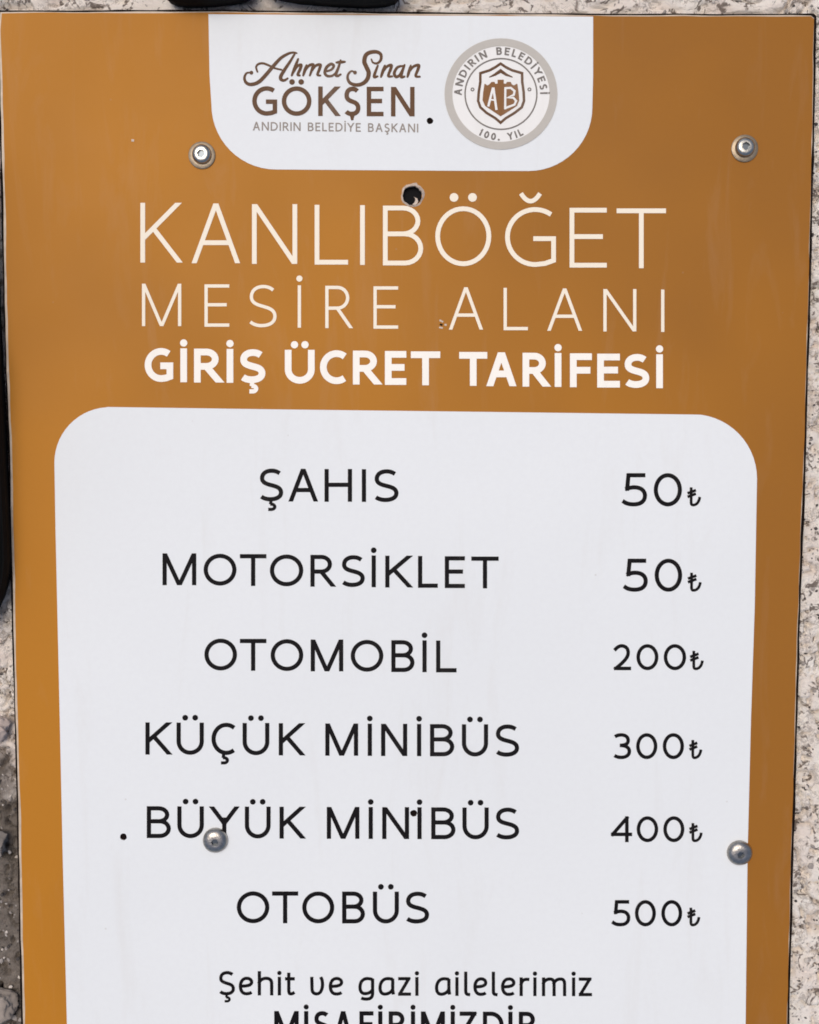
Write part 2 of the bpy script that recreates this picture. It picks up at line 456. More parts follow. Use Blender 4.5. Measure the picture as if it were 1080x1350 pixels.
GL = {   # strokes in the unit box of the letter's ink: (points, mode) mode e = run on and trim at cap line and baseline
    'A': [([(0, 0), (.5, 1)], 'f'), ([(.5, 1), (1, 0)], 'f'), ([(.16, .33), (.84, .33)], '')],
    'B': [([(0, 0), (0, 1), (.5, 1)] + arc(.5, .765, .42, .235, 90, -90, 12) + [(0, .53)], ''),
          ([(0, .53), (.56, .53)] + arc(.56, .265, .44, .265, 90, -90, 12) + [(0, 0)], '')],
    'C': [(arc(.62, .5, .62, .5, 52, 306, 30), '')],
    'D': [([(0, 0), (0, 1), (.36, 1)] + arc(.36, .5, .64, .5, 90, -90, 20) + [(0, 0)], '')],
    'E': [([(1, 1), (0, 1), (0, 0), (1, 0)], ''), ([(0, .52), (.88, .52)], '')],
    'F': [([(1, 1), (0, 1), (0, 0)], ''), ([(0, .50), (.9, .50)], '')],
    'G': [(arc(.6, .5, .6, .5, 55, 272, 28) + [(.82, .02), (1, .075), (1, .47), (.56, .47)], '')],
    'H': [([(0, 0), (0, 1)], 'e'), ([(1, 0), (1, 1)], 'e'), ([(0, .52), (1, .52)], '')],
    'I': [([(.5, 0), (.5, 1)], 'e')],
    'K': [([(0, 0), (0, 1)], 'e'), ([(.95, 1), (.02, .40)], 'e0'), ([(.30, .58), (1, 0)], 'e1')],
    'L': [([(0, 1), (0, 0), (1, 0)], '')],
    'M': [([(0, 0), (0, 1)], 'e'), ([(1, 0), (1, 1)], 'e'), ([(.0, 1), (.5, .0)], 'f'), ([(1, 1), (.5, .0)], 'f')],
    'N': [([(0, 0), (0, 1)], 'e'), ([(1, 0), (1, 1)], 'e'), ([(.0, 1), (1, 0)], 'f')],
    'O': [(arc(.5, .5, .5, .5, 0, 360, 40), 'c')],
    'R': [([(0, 0), (0, 1), (.46, 1)] + arc(.46, .735, .44, .265, 90, -90, 14) + [(0, .47)], ''), ([(.45, .47), (1, 0)], 'e1')],
    'S': [(S_, '')],
    'T': [([(0, 1), (1, 1)], ''), ([(.5, 0), (.5, 1)], 'e')],
    'U': [([(0, 1), (0, .40)] + arc(.5, .40, .5, .40, 180, 360, 20) + [(1, 1)], '')],
    'Y': [([(0, 1), (.5, .46)], 'e0'), ([(1, 1), (.5, .46)], 'e0'), ([(.5, .48), (.5, 0)], 'e')],
    'Z': [([(0, 1), (.95, 1), (0, 0), (1, 0)], '')],
    '0': [(arc(.5, .5, .5, .5, 0, 360, 36), 'c')],
    '1': [([(0.25, .82), (.6, .97)], ''), ([(.6, 1), (.6, 0)], '')],
    '2': [(bez([(.04, .86), (.2, .97), (.33, 1), (.46, 1), (.75, 1), (.92, .88), (.92, .70), (.92, .52), (.75, .36), (.05, 0)]) + [(1, 0)], '')],
    '3': [(bez([(.03, .92), (.2, .99), (.33, 1), (.47, 1), (.75, 1), (.92, .90), (.92, .76), (.92, .60), (.75, .535), (.36, .535)]), ''),
          (bez([(.36, .535), (.78, .535), (1, .43), (1, .27), (1, .10), (.78, 0), (.45, 0), (.27, 0), (.12, .03), (0, .085)]), '')],
    '4': [([(.80, 0), (.80, 1), (0, .27), (1, .27)], '')],
    '5': [([(.92, 1), (.20, 1), (.14, .54)] + bez([(.14, .54), (.28, .575), (.38, .585), (.48, .585), (.82, .585), (1, .46), (1, .30), (1, .11), (.80, 0), (.46, 0), (.28, 0), (.12, .02), (0, .08)])[1:], '')],
    '.': [],
    '₺': [([(.30, 1), (.30, .16)] + bez([(.30, .16), (.30, .04), (.36, 0), (.46, 0), (.78, 0), (.98, .20), (1.02, .46)]), ''),
          ([(.0, .46), (.70, .64)], ''), ([(.0, .66), (.70, .84)], '')],
    # lower case, v in cap heights
    'e': [(bez([(.06, .36), (.45, .36), (1, .38), (.97, .56), (.95, .68), (.75, XH), (.55, XH), (.22, XH), (0, .58), (0, .36), (0, .14), (.2, 0), (.5, 0), (.7, 0), (.85, .02), (.97, .07)]), '')],
    'h': [([(0, 0), (0, 1)], ''), ([(0, .55)] + bez([(0, .55), (.1, .68), (.35, XH), (.55, XH), (.9, XH), (1, .62), (1, .45)])[1:] + [(1, 0)], '')],
    'i': [([(.5, 0), (.5, XH)], '')],
    't': [([(.32, .93), (.32, .18)] + bez([(.32, .18), (.32, .05), (.42, 0), (.62, 0), (.78, 0), (.9, .01), (1, .03)])[1:], ''), ([(0, XH - .02), (1, XH - .02)], '')],
    'v': [([(.02, XH), (.04, .22)] + bez([(.04, .22), (.06, .06), (.25, 0), (.47, 0), (.85, 0), (1, .25), (1, .45), (1, .6), (.95, .68), (.9, XH)])[1:], '')],
    'g': [([(1, XH)] + [(1, .05)] + bez([(1, .05), (1, -.18), (.8, -.24), (.5, -.24), (.33, -.24), (.2, -.22), (.1, -.19)])[1:], ''),
          (bez([(1, .68), (.85, .72), (.7, XH), (.58, XH), (.2, XH), (0, .55), (0, .33), (0, .12), (.15, .02), (.4, .02), (.7, .02), (.95, .12), (1, .22)]), '')],
    'a': [([(1, XH), (1, .2), (1.06, -.02)], ''),
          (bez([(1, .70), (.85, .73), (.72, XH), (.6, XH), (.2, XH), (0, .52), (0, .30), (0, .10), (.15, 0), (.38, 0), (.68, 0), (.95, .12), (1, .25)]), '')],
    'z': [([(0, XH), (.93, XH), (0, 0), (1, 0)], '')],
    'l': [([(.1, 1), (.1, .18)] + bez([(.1, .18), (.1, .04), (.3, 0), (1, -.01)])[1:], '')],
    'r': [([(0, 0), (0, XH)], ''), (bez([(0, .5), (.15, .66), (.45, XH), (1.05, XH - .02)]), '')],
    'm': [([(0, 0), (0, XH)], ''), (bez([(0, .55), (.06, .68), (.18, XH), (.3, XH), (.47, XH), (.5, .62), (.5, .48)]) + [(.5, 0)], ''),
          (bez([(.5, .55), (.56, .68), (.68, XH), (.8, XH), (.97, XH), (1, .62), (1, .48)]) + [(1, 0)], '')],
}
DIAC = {'Ö': ('O', 'uml'), 'Ü': ('U', 'uml'), 'İ': ('I', 'dot'), 'Ş': ('S', 'ced'), 'Ç': ('C', 'ced'), 'Ğ': ('G', 'brv')}
WID = {'A': .82, 'B': .66, 'C': .76, 'D': .82, 'E': .58, 'F': .56, 'G': .84, 'H': .80, 'K': .68, 'L': .54, 'M': 1.0, 'N': .82, 'O': .98,
       'R': .68, 'S': .60, 'T': .74, 'U': .78, 'Y': .74, 'Z': .68, '0': .66, '1': .4, '.': .0}

def clip_poly(poly, y0, y1):
    for s, lim in ((1, y0), (-1, -y1)):
        out = []
        for i in range(len(poly)):
            a, b = poly[i - 1], poly[i]
            da, db = s * a[1] - lim, s * b[1] - lim
            if (da < 0) != (db < 0):
                t = da / (da - db)
                out.append((a[0] + (b[0] - a[0]) * t, a[1] + (b[1] - a[1]) * t))
            if db >= 0:
                out.append(b)
        poly = out
        if len(poly) < 3:
            return []
    return poly

SQUARE = set('BDEFLTZURHhilrmtvz1245')
def run_on(q, d):
    """lengthen a polyline by d at both ends"""
    q = [Vector(p) for p in q]
    a, b = q[0] - q[1], q[-1] - q[-2]
    return [tuple(q[0] + a.normalized() * d)] + [tuple(p) for p in q[1:-1]] + [tuple(q[-1] + b.normalized() * d)]
def split_sharp(q):
    """cut a polyline at its acute corners"""
    out, cur = [], [q[0]]
    for i in range(1, len(q)):
        cur.append(q[i])
        if i < len(q) - 1:
            a, b = Vector(q[i]) - Vector(q[i - 1]), Vector(q[i + 1]) - Vector(q[i])
            if a.length > 1e-5 and b.length > 1e-5 and a.angle(b) > math.radians(100):
                out.append(cur); cur = [q[i]]
    return out + [cur]
def stroke_quads(pts, w, closed=False):
    """convex quads of a polyline with mitred joints; w = width or list of widths"""
    P = [Vector(p[:2]) for p in pts]
    keep = [0] + [i for i in range(1, len(P)) if (P[i] - P[i - 1]).length > 1e-4]
    W = [(w[i] if isinstance(w, (list, tuple)) else w) * .5 for i in keep]
    P = [P[i] for i in keep]
    if closed and (P[0] - P[-1]).length < 1e-3:
        P.pop(); W.pop()
    n = len(P)
    if n < 2:
        return []
    L, R = [], []
    for i in range(n):
        a = P[i - 1] if (i > 0 or closed) else None
        b = P[(i + 1) % n] if (i < n - 1 or closed) else None
        d0 = (P[i] - a).normalized() if a is not None else None
        d1 = (b - P[i]).normalized() if b is not None else None
        if d0 is None: d0 = d1
        if d1 is None: d1 = d0
        nn = Vector((-d0.y, d0.x)) + Vector((-d1.y, d1.x))
        if nn.length < 1e-4:
            nn = Vector((-d0.y, d0.x))
        nn.normalize()
        m = 1.0 / max(0.62, nn.dot(Vector((-d0.y, d0.x))))
        L.append(P[i] + nn * W[i] * m)
        R.append(P[i] - nn * W[i] * m)
    out = []
    for i in range(n if closed else n - 1):
        j = (i + 1) % n
        out.append([tuple(L[i]), tuple(L[j]), tuple(R[j]), tuple(R[i])])
    return out

def disc(x, y, r, n=14):
    return [(x + r * math.cos(2 * math.pi * i / n), y + r * math.sin(2 * math.pi * i / n)) for i in range(n)]

def glyph(ch, x0, x1, yt, yb, sw, ced=1):
    """convex polygons in picture-like coordinates (y down) of one letter"""
    mark = None
    if ch in DIAC:
        ch, mark = DIAC[ch]
    h = sw * .5
    ox, oy = x0 + h, yb - h
    sx_, sy_ = (x1 - x0 - sw), (yb - yt - sw)
    H = yb - yt
    polys = []
    for pts, mode in GL[ch]:
        q = [(ox + u * sx_, oy - v * sy_) for u, v in pts]
        if mode == 'f':
            q = [(ox + u * sx_, yb - v * H) for u, v in pts]
            mode = 'e'
        if mode.startswith('e'):
            a, b = Vector(q[0]), Vector(q[-1])
            d = (b - a).normalized()
            if mode in ('e', 'e0'): a = a - d * sw * 1.3
            if mode in ('e', 'e1'): b = b + d * sw * 1.3
            for s in stroke_quads([tuple(a), tuple(b)], sw):
                s = clip_poly(s, yt, yb)
                if s and ch in 'MN':
                    s = [(b_, a_) for a_, b_ in clip_poly([(b_, a_) for a_, b_ in s], x0, x1)]
                if s: polys.append(s)
        elif ch in SQUARE:
            for part in split_sharp(q):
                for s in stroke_quads(run_on(part, h), sw):
                    if ch in 'Z24z':
                        s = clip_poly(s, yt if ch != 'z' else oy - XH * sy_ - h, yb)
                        if s: s = [(b_, a_) for a_, b_ in clip_poly([(b_, a_) for a_, b_ in s], x0, x1)]
                    if s: polys.append(s)
        else:
            polys += stroke_quads(q, sw, mode == 'c')
    xc = (x0 + x1) / 2
    ds = sw * .3 + H * .05
    if mark == 'uml':
        for s in (-1, 1):
            polys.append(disc(xc + s * H * .155, yt - H * .15, ds))
    elif mark == 'dot' or ch == 'i':
        yy = yt - H * .16 if ch != 'i' else yt + sw * .55
        polys.append(disc(xc, yy, ds))
    elif mark == 'brv':
        polys += stroke_quads([(xc + H * .16 * u, yt - H * (.10 + .13 * (u * u))) for u in [k / 5 - 1 for k in range(11)]], sw * .95)
    elif mark == 'ced' and ced < 1:
        polys += stroke_quads([(xc, yb - h), (xc, yb + H * .14)], [sw * 1.25, sw * .5])
    elif mark == 'ced':
        c = min(sw * .75, H * .125)
        polys += stroke_quads([(xc, yb - h), (xc - H * .02, yb + H * .09)], c)
        polys += stroke_quads([(xc - H * .03, yb + H * .085)] + [(xc + H * .01 + H * .10 * math.cos(math.radians(a)), yb + H * .165 + H * .08 * math.sin(math.radians(a))) for a in range(-80, 91, 17)] + [(xc - H * .09, yb + H * .245)], c)
    if ch == '.':
        polys.append(disc(xc, yb - sw * .6, sw * .65))
    return polys

def union(polys):
    """overlapping convex polygons -> clean triangles of their union"""
    vs2, fs = [], []
    for p in polys:
        a = sum(p[i - 1][0] * p[i][1] - p[i][0] * p[i - 1][1] for i in range(len(p)))
        if abs(a) < 1e-6: continue
        if a < 0: p = p[::-1]
        fs.append(list(range(len(vs2), len(vs2) + len(p))))
        vs2 += [Vector(v) for v in p]
    r = delaunay_2d_cdt(vs2, [], fs, 0, 1e-4, False)
    V, Fc = r[0], r[2]
    rings = [[vs2[i] for i in f] for f in fs]
    bbs = [(min(v.x for v in g), max(v.x for v in g), min(v.y for v in g), max(v.y for v in g)) for g in rings]
    def inside(x, y):
        for g, bb in zip(rings, bbs):
            if bb[0] <= x <= bb[1] and bb[2] <= y <= bb[3]:
                c = False
                for i in range(len(g)):
                    a, b = g[i - 1], g[i]
                    if (a.y > y) != (b.y > y) and x < (b.x - a.x) * (y - a.y) / (b.y - a.y) + a.x:
                        c = not c
                if c: return True
        return False
    return [tuple(v) for v in V], [f for f in Fc if inside(sum(V[i].x for i in f) / len(f), sum(V[i].y for i in f) / len(f))]

class Ink:
    def __init__(self): self.v, self.f = [], []
    def add(self, polys, fn=None):
        if not polys: return
        V, Fc = union(polys)
        b = len(self.v)
        self.v += [fn(*p) if fn else p for p in V]
        self.f += [[i + b for i in f] for f in Fc]
    def build(self, name, mat, z, parent=sign):
        pts = [px(x, y, ZB) for x, y in self.v]
        me = mesh_py(name, [(p.x, p.y, z) for p in pts], self.f)
        bm = bmesh.new()
        bm.from_mesh(me)
        for f in bm.faces:
            f.normal_update()
            if f.normal.z < 0: f.normal_flip()
        bm.to_mesh(me)
        bm.free()
        return link(name, me, mat, parent)

def line(name, mat, z, text, ext, yt, yb, sw, slope=0.0, xr=540, ced=1):
    """text with the measured left and right ink edges of each letter; every word is a part"""
    i = 0
    ink = Ink()
    for ch in text + ' ':
        if ch == ' ':
            ink.build(name, mat, z)
            ink = Ink()
            continue
        x0, x1 = ext[i]; i += 1
        if ch in 'Iİi':
            c = (x0 + x1) / 2; x0, x1 = c - sw / 2, c + sw / 2
        dy = slope * ((x0 + x1) / 2 - xr)
        ink.add(glyph(ch, x0, x1, yt + dy, yb + dy, sw, ced))

def auto(ink, text, x0, x1, yt, yb, sw, fn=None, slope=0.0, space=.42):
    H = yb - yt
    tot, n = 0, 0
    ws = []
    for ch in text:
        b = DIAC[ch][0] if ch in DIAC else ch
        w = space * H if ch == ' ' else (sw if b in 'I.' else WID[b] * H)
        ws.append(w); tot += w
    gap = (x1 - x0 - tot) / (len(text) - 1)
    x = x0
    for ch, w in zip(text, ws):
        if ch != ' ':
            dy = slope * (x - x0)
            ink.add(glyph(ch, x, x + w, yt + dy, yb + dy, sw), fn)
        x += w + gap

line('title_lettering', M_cream, Z2, 'KANLIBÖĞET', [(185.3, 238), (253, 316.6), (332.4, 392), (415, 459), (474, 482), (505, 558), (574, 647.7), (666, 733), (751, 800), (813, 878)], 271.3, 350, 6.2, .0117)
line('subtitle_lettering', M_cream, Z2, 'MESİRE ALANI', [(187.4, 239.2), (269.8, 302.5), (328.2, 364.8), (392, 397.7), (429, 463.7), (492.5, 525), (592, 636.8), (664, 696), (721.6, 767.4), (795.5, 839), (871, 876.5)], 377.9, 433.7, 4.3, .0117)
line('heading_lettering', M_wink, Z2, 'GİRİŞ ÜCRET TARİFESİ', [(191, 228.6), (237.4, 247.3), (256, 291), (299, 307.8), (316, 350), (375.7, 415), (422, 459), (465.4, 499.6), (507.6, 535.8), (541.8, 580.5),
     (605.5, 642.5), (641.4, 680.8), (689, 722), (731, 740.6), (751.5, 780.4), (787.4, 817.3), (822.6, 856), (864.8, 874.3)], 463, 507.6, 8.8, .0125)
ROWS = [
    ('ŞAHIS', [(341.9, 373.5), (380.6, 419.3), (428, 464.3), (476.6, 483.3), (493, 525.5)], 618.2, 661.4, .006, 440),
    ('MOTORSİKLET', [(214.5, 259), (268.7, 312), (316.5, 351.4), (356, 400), (409.4, 440.4), (450, 481), (489, 496.7), (508, 541.4), (551.2, 577.3), (586.5, 613), (621.4, 657.5)], 731.5, 773.5, .0105, 440),
    ('OTOMOBİL', [(269.7, 312.7), (316.5, 351.4), (357, 400), (409.8, 452.7), (462.5, 505.5), (516, 546.6), (556, 563.6), (575, 602)], 843, 885, .0085, 440),
    ('KÜÇÜK MİNİBÜS', [(192, 224.4), (233, 269), (279, 311.7), (320, 355.3), (367.7, 399.7), (429, 472.3), (484.4, 491), (502.5, 537), (549.7, 555.6), (567, 599), (609, 643.6), (652.8, 684.4)], 953.5, 996, .006, 440),
    ('BÜYÜK MİNİBÜS', [(193.8, 225.5), (234, 269), (278.3, 313.5), (323, 357), (368.7, 400.4), (431, 474), (485.8, 492), (504, 539.4), (549.7, 556.7), (568.6, 600.6), (609.7, 644.4), (653, 684.4)], 1063.5, 1105.5, .004, 440),
    ('OTOBÜS', [(312.4, 355.3), (358.9, 393.3), (398.6, 440.8), (451.2, 481.3), (491.7, 526), (534.4, 565.8)], 1175, 1217, .002, 440),
]
for t, ext, yt, yb, sl, xr in ROWS:
    line('row_lettering', M_ink, Z3, t, ext, yt, yb, 5.6, sl, xr)
PR = [
    ('50₺', [(820.3, 853), (861.8, 899), (904.5, 924)], 623.7, 667.6, 640.5, 5.5),
    ('50₺', [(822, 854), (863, 899.3), (905, 924.7)], 736.4, 780, 753, 5.5),
    ('200₺', [(808.5, 832), (839, 868), (875, 904.5), (908, 927.5)], 849, 883.4, 856, 4.7),
    ('300₺', [(807.7, 832), (838.6, 866.6), (873.7, 901.7), (907, 925.5)], 966.3, 1000.6, 973.5, 4.7),
    ('400₺', [(805.4, 833.4), (839.3, 867.7), (874.4, 902.2), (907, 926)], 1075.8, 1110, 1083, 4.7),
    ('500₺', [(806.6, 831), (837, 864.7), (871.8, 899.3), (904.5, 923)], 1186.3, 1221, 1194.5, 4.7),
]
for t, ext, yt, yb, lt, sw in PR:
    k = Ink()
    for ch, (a, b) in zip(t, ext):
        k.add(glyph(ch, a, b, lt if ch == '₺' else yt, yb, 3.7 if ch == '₺' else sw))
    k.build('price_lettering', M_ink, Z3)
line('note_lettering', M_ink, Z3, 'Şehit ve gazi ailelerimiz', [(288.5, 310), (315, 334.5), (340, 360.5), (366, 371), (376, 388.8), (408.8, 427.5), (433.5, 453), (472.6, 493.5), (499, 520), (525, 542), (547.5, 552),
     (573.5, 594), (600, 605), (611.5, 620), (624, 643), (648, 656), (660.5, 680), (685, 697.5), (703, 707.5), (714.5, 746.5), (754, 758.5), (763, 780.5)], 1280.4, 1312.4, 4.3, .0025)
line('note_lettering', M_ink, Z3, 'MİSAFİRİMİZDİR', [(361.7, 394), (401.7, 406), (414, 435), (441, 464), (474, 492.5), (499, 504), (512.5, 535), (542.5, 546.7), (555, 586.7), (595, 599), (606, 629), (636.7, 664), (671, 675), (684, 707)],
     1333, 1367, 5.6, .003)

# ------------------------------------------------------------------ header: script name, surname, office
def catmull(p, n=6):
    out = []
    for i in range(len(p) - 1):
        a = p[max(i - 1, 0)]; b = p[i]; c = p[i + 1]; d = p[min(i + 2, len(p) - 1)]
        for s in range(n):
            t = s / n
            out.append(tuple(.5 * (2 * b[j] + (c[j] - a[j]) * t + (2 * a[j] - 5 * b[j] + 4 * c[j] - d[j]) * t * t + (3 * b[j] - a[j] - 3 * c[j] + d[j]) * t ** 3) for j in range(len(b))))
    out.append(tuple(p[-1]))
    return out
def script(ink, off, pts, w0, w1, ball=False):
    """brush stroke in enlarged picture coordinates, w0 at the ends and w1 in the middle"""
    q = catmull([(off + x / 8.307, 60 + y / 8.307) for x, y in pts])
    n = len(q)
    ws = [w0 + (w1 - w0) * math.sin(math.pi * i / (n - 1)) ** 1.2 for i in range(n)]
    polys = stroke_quads(q, ws)
    polys.append(disc(*q[-1], w0 * .5, 10))
    polys.append(disc(*q[0], 2.6 if ball else w0 * .5, 12))
    SCRIPT.extend(polys)
SCRIPT = []
k = Ink()
script(k, 315, [(138, 300), (85, 305), (62, 360), (85, 412), (140, 428), (220, 400), (300, 320), (380, 225), (460, 140), (540, 92), (600, 78), (635, 86)], 2.1, 5.0, True)
script(k, 315, [(615, 90), (560, 180), (500, 270), (460, 340), (465, 375), (500, 383), (535, 362)], 2.6, 4.8)
script(k, 315, [(205, 290), (190, 240), (215, 205), (270, 198), (340, 225), (400, 252), (470, 268)], 2.4, 3.0)
for off, ss in ((315, [[(650, 150), (615, 240), (580, 330)], [(600, 295), (640, 230), (682, 215), (672, 260), (645, 320), (668, 330)],
                       [(742, 218), (705, 330)], [(715, 295), (765, 225), (815, 213), (802, 262), (778, 330)], [(790, 295), (840, 225), (892, 213), (885, 255), (862, 320), (892, 330)],
                       [(960, 285), (1015, 265), (1040, 225), (1010, 205), (962, 240), (942, 300), (968, 334), (1020, 334), (1065, 300)]]),
                (435, [[(118, 165), (92, 250), (66, 318), (85, 335), (118, 318)], [(72, 188), (165, 180)],
                       [(525, 222), (485, 338), (522, 340)], [(602, 222), (560, 345)], [(575, 302), (622, 235), (672, 218), (665, 262), (640, 335), (682, 340)],
                       [(802, 225), (742, 240), (706, 300), (722, 343), (762, 328), (802, 250)], [(818, 215), (780, 338), (818, 342)],
                       [(886, 222), (850, 345)], [(862, 302), (912, 235), (972, 218), (965, 262), (940, 335), (985, 343)]])):
    for s in ss:
        script(k, off, s, 2.7, 4.1)
script(k, 435, [(275, 298), (240, 282), (205, 310), (195, 360), (222, 412), (290, 434), (360, 418), (410, 370), (425, 300), (402, 240), (378, 180), (392, 112), (440, 78), (510, 72), (558, 100), (558, 158), (520, 196), (472, 188), (455, 152)], 2.0, 5.8, True)
k.add(SCRIPT)
k.build('script_lettering', M_logo, Z3)
line('name_lettering', M_logo, Z3, 'GÖKŞEN', [(332.8, 365.6), (371.7, 410.8), (419.7, 446.5), (453.6, 475.3), (483.6, 505.8), (515.6, 546.7)], 114.3, 153.2, 5.9, .005, 440, .5)
k = Ink()
auto(k, 'ANDIRIN BELEDİYE BAŞKANI', 333.6, 551.5, 160.8, 172.2, 1.7, slope=.012)
k.build('office_lettering', M_office, Z3)

# ------------------------------------------------------------------ round emblem
EC = (660.5, 124.2)
def ringpolys(cx, cy, r, w, n=64):
    return stroke_quads([(cx + r * math.cos(2 * math.pi * i / n), cy + r * .985 * math.sin(2 * math.pi * i / n)) for i in range(n)] + [(cx + r, cy)], w, True)
k = Ink()
k.add([disc(EC[0], EC[1], 68, 64)])
emblem = k.build('emblem', M_paper, Z3)
k = Ink(); k.add(ringpolys(*EC, 69.2, 10.2)); k.build('emblem_ring', M_taupe, Z4, emblem)
k = Ink(); k.add(ringpolys(EC[0], EC[1], 47.3, 1.9)); k.build('emblem_circle', M_grey, Z4, emblem)
def on_arc(r0, a_mid, flip):
    def fn(x, y):                             # x along the arc in px (0 = middle), y = height (down)
        if not flip:
            a = math.radians(-90 + a_mid) + x / r0
            r = r0 - y
        else:
            a = math.radians(90 + a_mid) - x / r0
            r = r0 + y
        return (EC[0] + r * math.cos(a), EC[1] + r * math.sin(a))
    return fn
k = Ink()
L1 = math.radians(182) * 51.5 / 2
auto(k, 'ANDIRIN BELEDİYESİ', -L1, L1, -10.2, 0, 2.1, on_arc(51.5, -1, False), space=.55)
k.build('emblem_lettering', M_grey, Z4, emblem)
k = Ink()
L2 = math.radians(62) * 53 / 2
auto(k, '100. YIL', -L2, L2, -4, 5.6, 2.1, on_arc(56, 0, True), space=.5)
k.build('emblem_lettering', M_grey, Z4, emblem)
for s in (-1, 1):
    k = Ink()
    k.add(ringpolys(EC[0] + s * 37.5, EC[1] - 6, 1.9, 1.5, 12))
    k.build('emblem_dot', M_grey, Z4, emblem)
def sh(pts): return [(620 + x / 12, 75 + y / 12) for x, y in pts]
shield = sh([(480, 110), (560, 165), (660, 215), (820, 262), (822, 400), (845, 560), (850, 700), (815, 800), (700, 890), (560, 975), (480, 1045),
             (400, 975), (260, 890), (160, 800), (125, 700), (135, 560), (160, 400), (160, 262), (310, 215), (400, 165)])
k = Ink(); k.add(stroke_quads(shield + [shield[0]], 3.4, True)); k.build('emblem_shield', M_logo, Z4, emblem)
body = sh([(225, 430), (235, 430), (270, 455), (300, 440), (335, 400), (385, 400), (395, 430), (432, 425), (432, 365), (530, 365), (530, 425), (565, 430), (580, 400),
           (640, 400), (660, 440), (690, 455), (735, 430), (745, 430), (765, 560), (775, 690), (740, 780), (600, 870), (480, 945), (370, 870), (235, 780), (195, 690), (205, 560)])
k = Ink(); k.add([body]); k.build('emblem_castle', M_logol, Z4, emblem)
k = Ink()
k.add(stroke_quads(sh([(300, 325), (390, 285), (480, 225), (570, 285), (670, 325)]), [1.2, 3.4, 4.6, 3.4, 1.2]))
k.build('emblem_roof', M_logo, Z4, emblem)
k = Ink()
k.add(stroke_quads(sh([(285, 790), (360, 490)]), 3.0) + stroke_quads(sh([(365, 490), (415, 845)]), 3.0) + stroke_quads(sh([(315, 680), (390, 690)]), 2.0))
k.add(stroke_quads(sh([(552, 835), (555, 500), (640, 495), (700, 545), (690, 605), (590, 650), (680, 650), (725, 700), (700, 760), (552, 815)]), 2.8))
k.build('emblem_letters', M_paper, Z5, emblem)

# ------------------------------------------------------------------ screws, hole, back bars
def lathe(prof, n=32):
    vs_, fs_ = [], []
    for r, z in prof:
        for i in range(n):
            a = 2 * math.pi * i / n
            vs_.append((r * math.cos(a), r * math.sin(a), z))
    for j in range(len(prof) - 1):
        for i in range(n):
            b = (i + 1) % n
            fs_.append((j * n + i, j * n + b, (j + 1) * n + b, (j + 1) * n + i))
    fs_.append(tuple((len(prof) - 1) * n + i for i in range(n)))
    return vs_, fs_
def hex_head(R_, H_, rs, depth):
    """domed head with a hexagon socket"""
    n = 36
    prof = [(R_, 0), (R_, H_ * .22)] + [(rs * 1.22 + (R_ - rs * 1.22) * math.cos(t), H_ * .22 + H_ * .78 * math.sin(t)) for t in [math.pi / 2 * q / 7 for q in range(1, 8)]]
    vs_, fs_ = lathe(prof, n)
    fs_.pop()
    b = (len(prof) - 1) * n
    top = H_
    def hexr(a):
        a = (a + math.pi / 6) % (math.pi / 3) - math.pi / 6
        return rs * math.cos(math.pi / 6) / math.cos(a)
    for z in (top, top - depth):
        for i in range(n):
            a = 2 * math.pi * i / n
            vs_.append((hexr(a) * math.cos(a), hexr(a) * math.sin(a), z))
    for off in (0, n):
        for i in range(n):
            j = (i + 1) % n
            fs_.append((b + off + i, b + off + j, b + off + n + j, b + off + n + i))
    return vs_, fs_, [(hexr(2 * math.pi * i / n) * math.cos(2 * math.pi * i / n), hexr(2 * math.pi * i / n) * math.sin(2 * math.pi * i / n), top - depth + .00005) for i in range(n)]

def autosmooth(o, ang=40):
    for p in o.data.polygons: p.use_smooth = True
    m = o.data
    bm = bmesh.new(); bm.from_mesh(m)
    for e in bm.edges:
        e.smooth = not (len(e.link_faces) == 2 and e.calc_face_angle(0) > math.radians(ang))
    bm.to_mesh(m); bm.free()

def screw(x, y, kind, rot, seed, tilt):
    c = px(x, y, ZB)
    base = Z1 if kind == 'washer' else Z2
    if kind == 'washer':
        v, f = lathe([(0.0083, 0), (0.0083, .0008), (0.0078, .0011), (0.0052, .0012)])
        w = mesh_py('screw', v, f)
        s = link('screw', w, M_washer, sign)
        autosmooth(s, 30)
        s.location = (c.x, c.y, base)
        v, f, bot = hex_head(0.0060, 0.0034, 0.0026, 0.0020)
        h = link('screw_head', mesh_py('screw_head', v, f), M_screw, s)
        h.location = (0.0004 * math.cos(seed), 0.0004 * math.sin(seed), .0012)
    else:
        v, f, bot = hex_head(0.0081, 0.0046, 0.0024, 0.0018)
        s = link('screw', mesh_py('screw', v, f), M_screwd, sign)
        s.location = (c.x, c.y, base)
        h = s
    autosmooth(h, 45)
    h.rotation_euler = (tilt[0], tilt[1], rot)
    bo = link('socket', mesh_py('socket', bot, [tuple(range(len(bot)))]), M_socket, h)
screw(266.5, 205, 'washer', .3, 1, (.03, -.05))
screw(981.5, 196, 'washer', .9, 2, (-.04, .04))
screw(284.5, 1107, 'plain', .5, 3, (.05, .02))
screw(974.5, 1123.5, 'plain', 1.4, 4, (-.03, -.06))

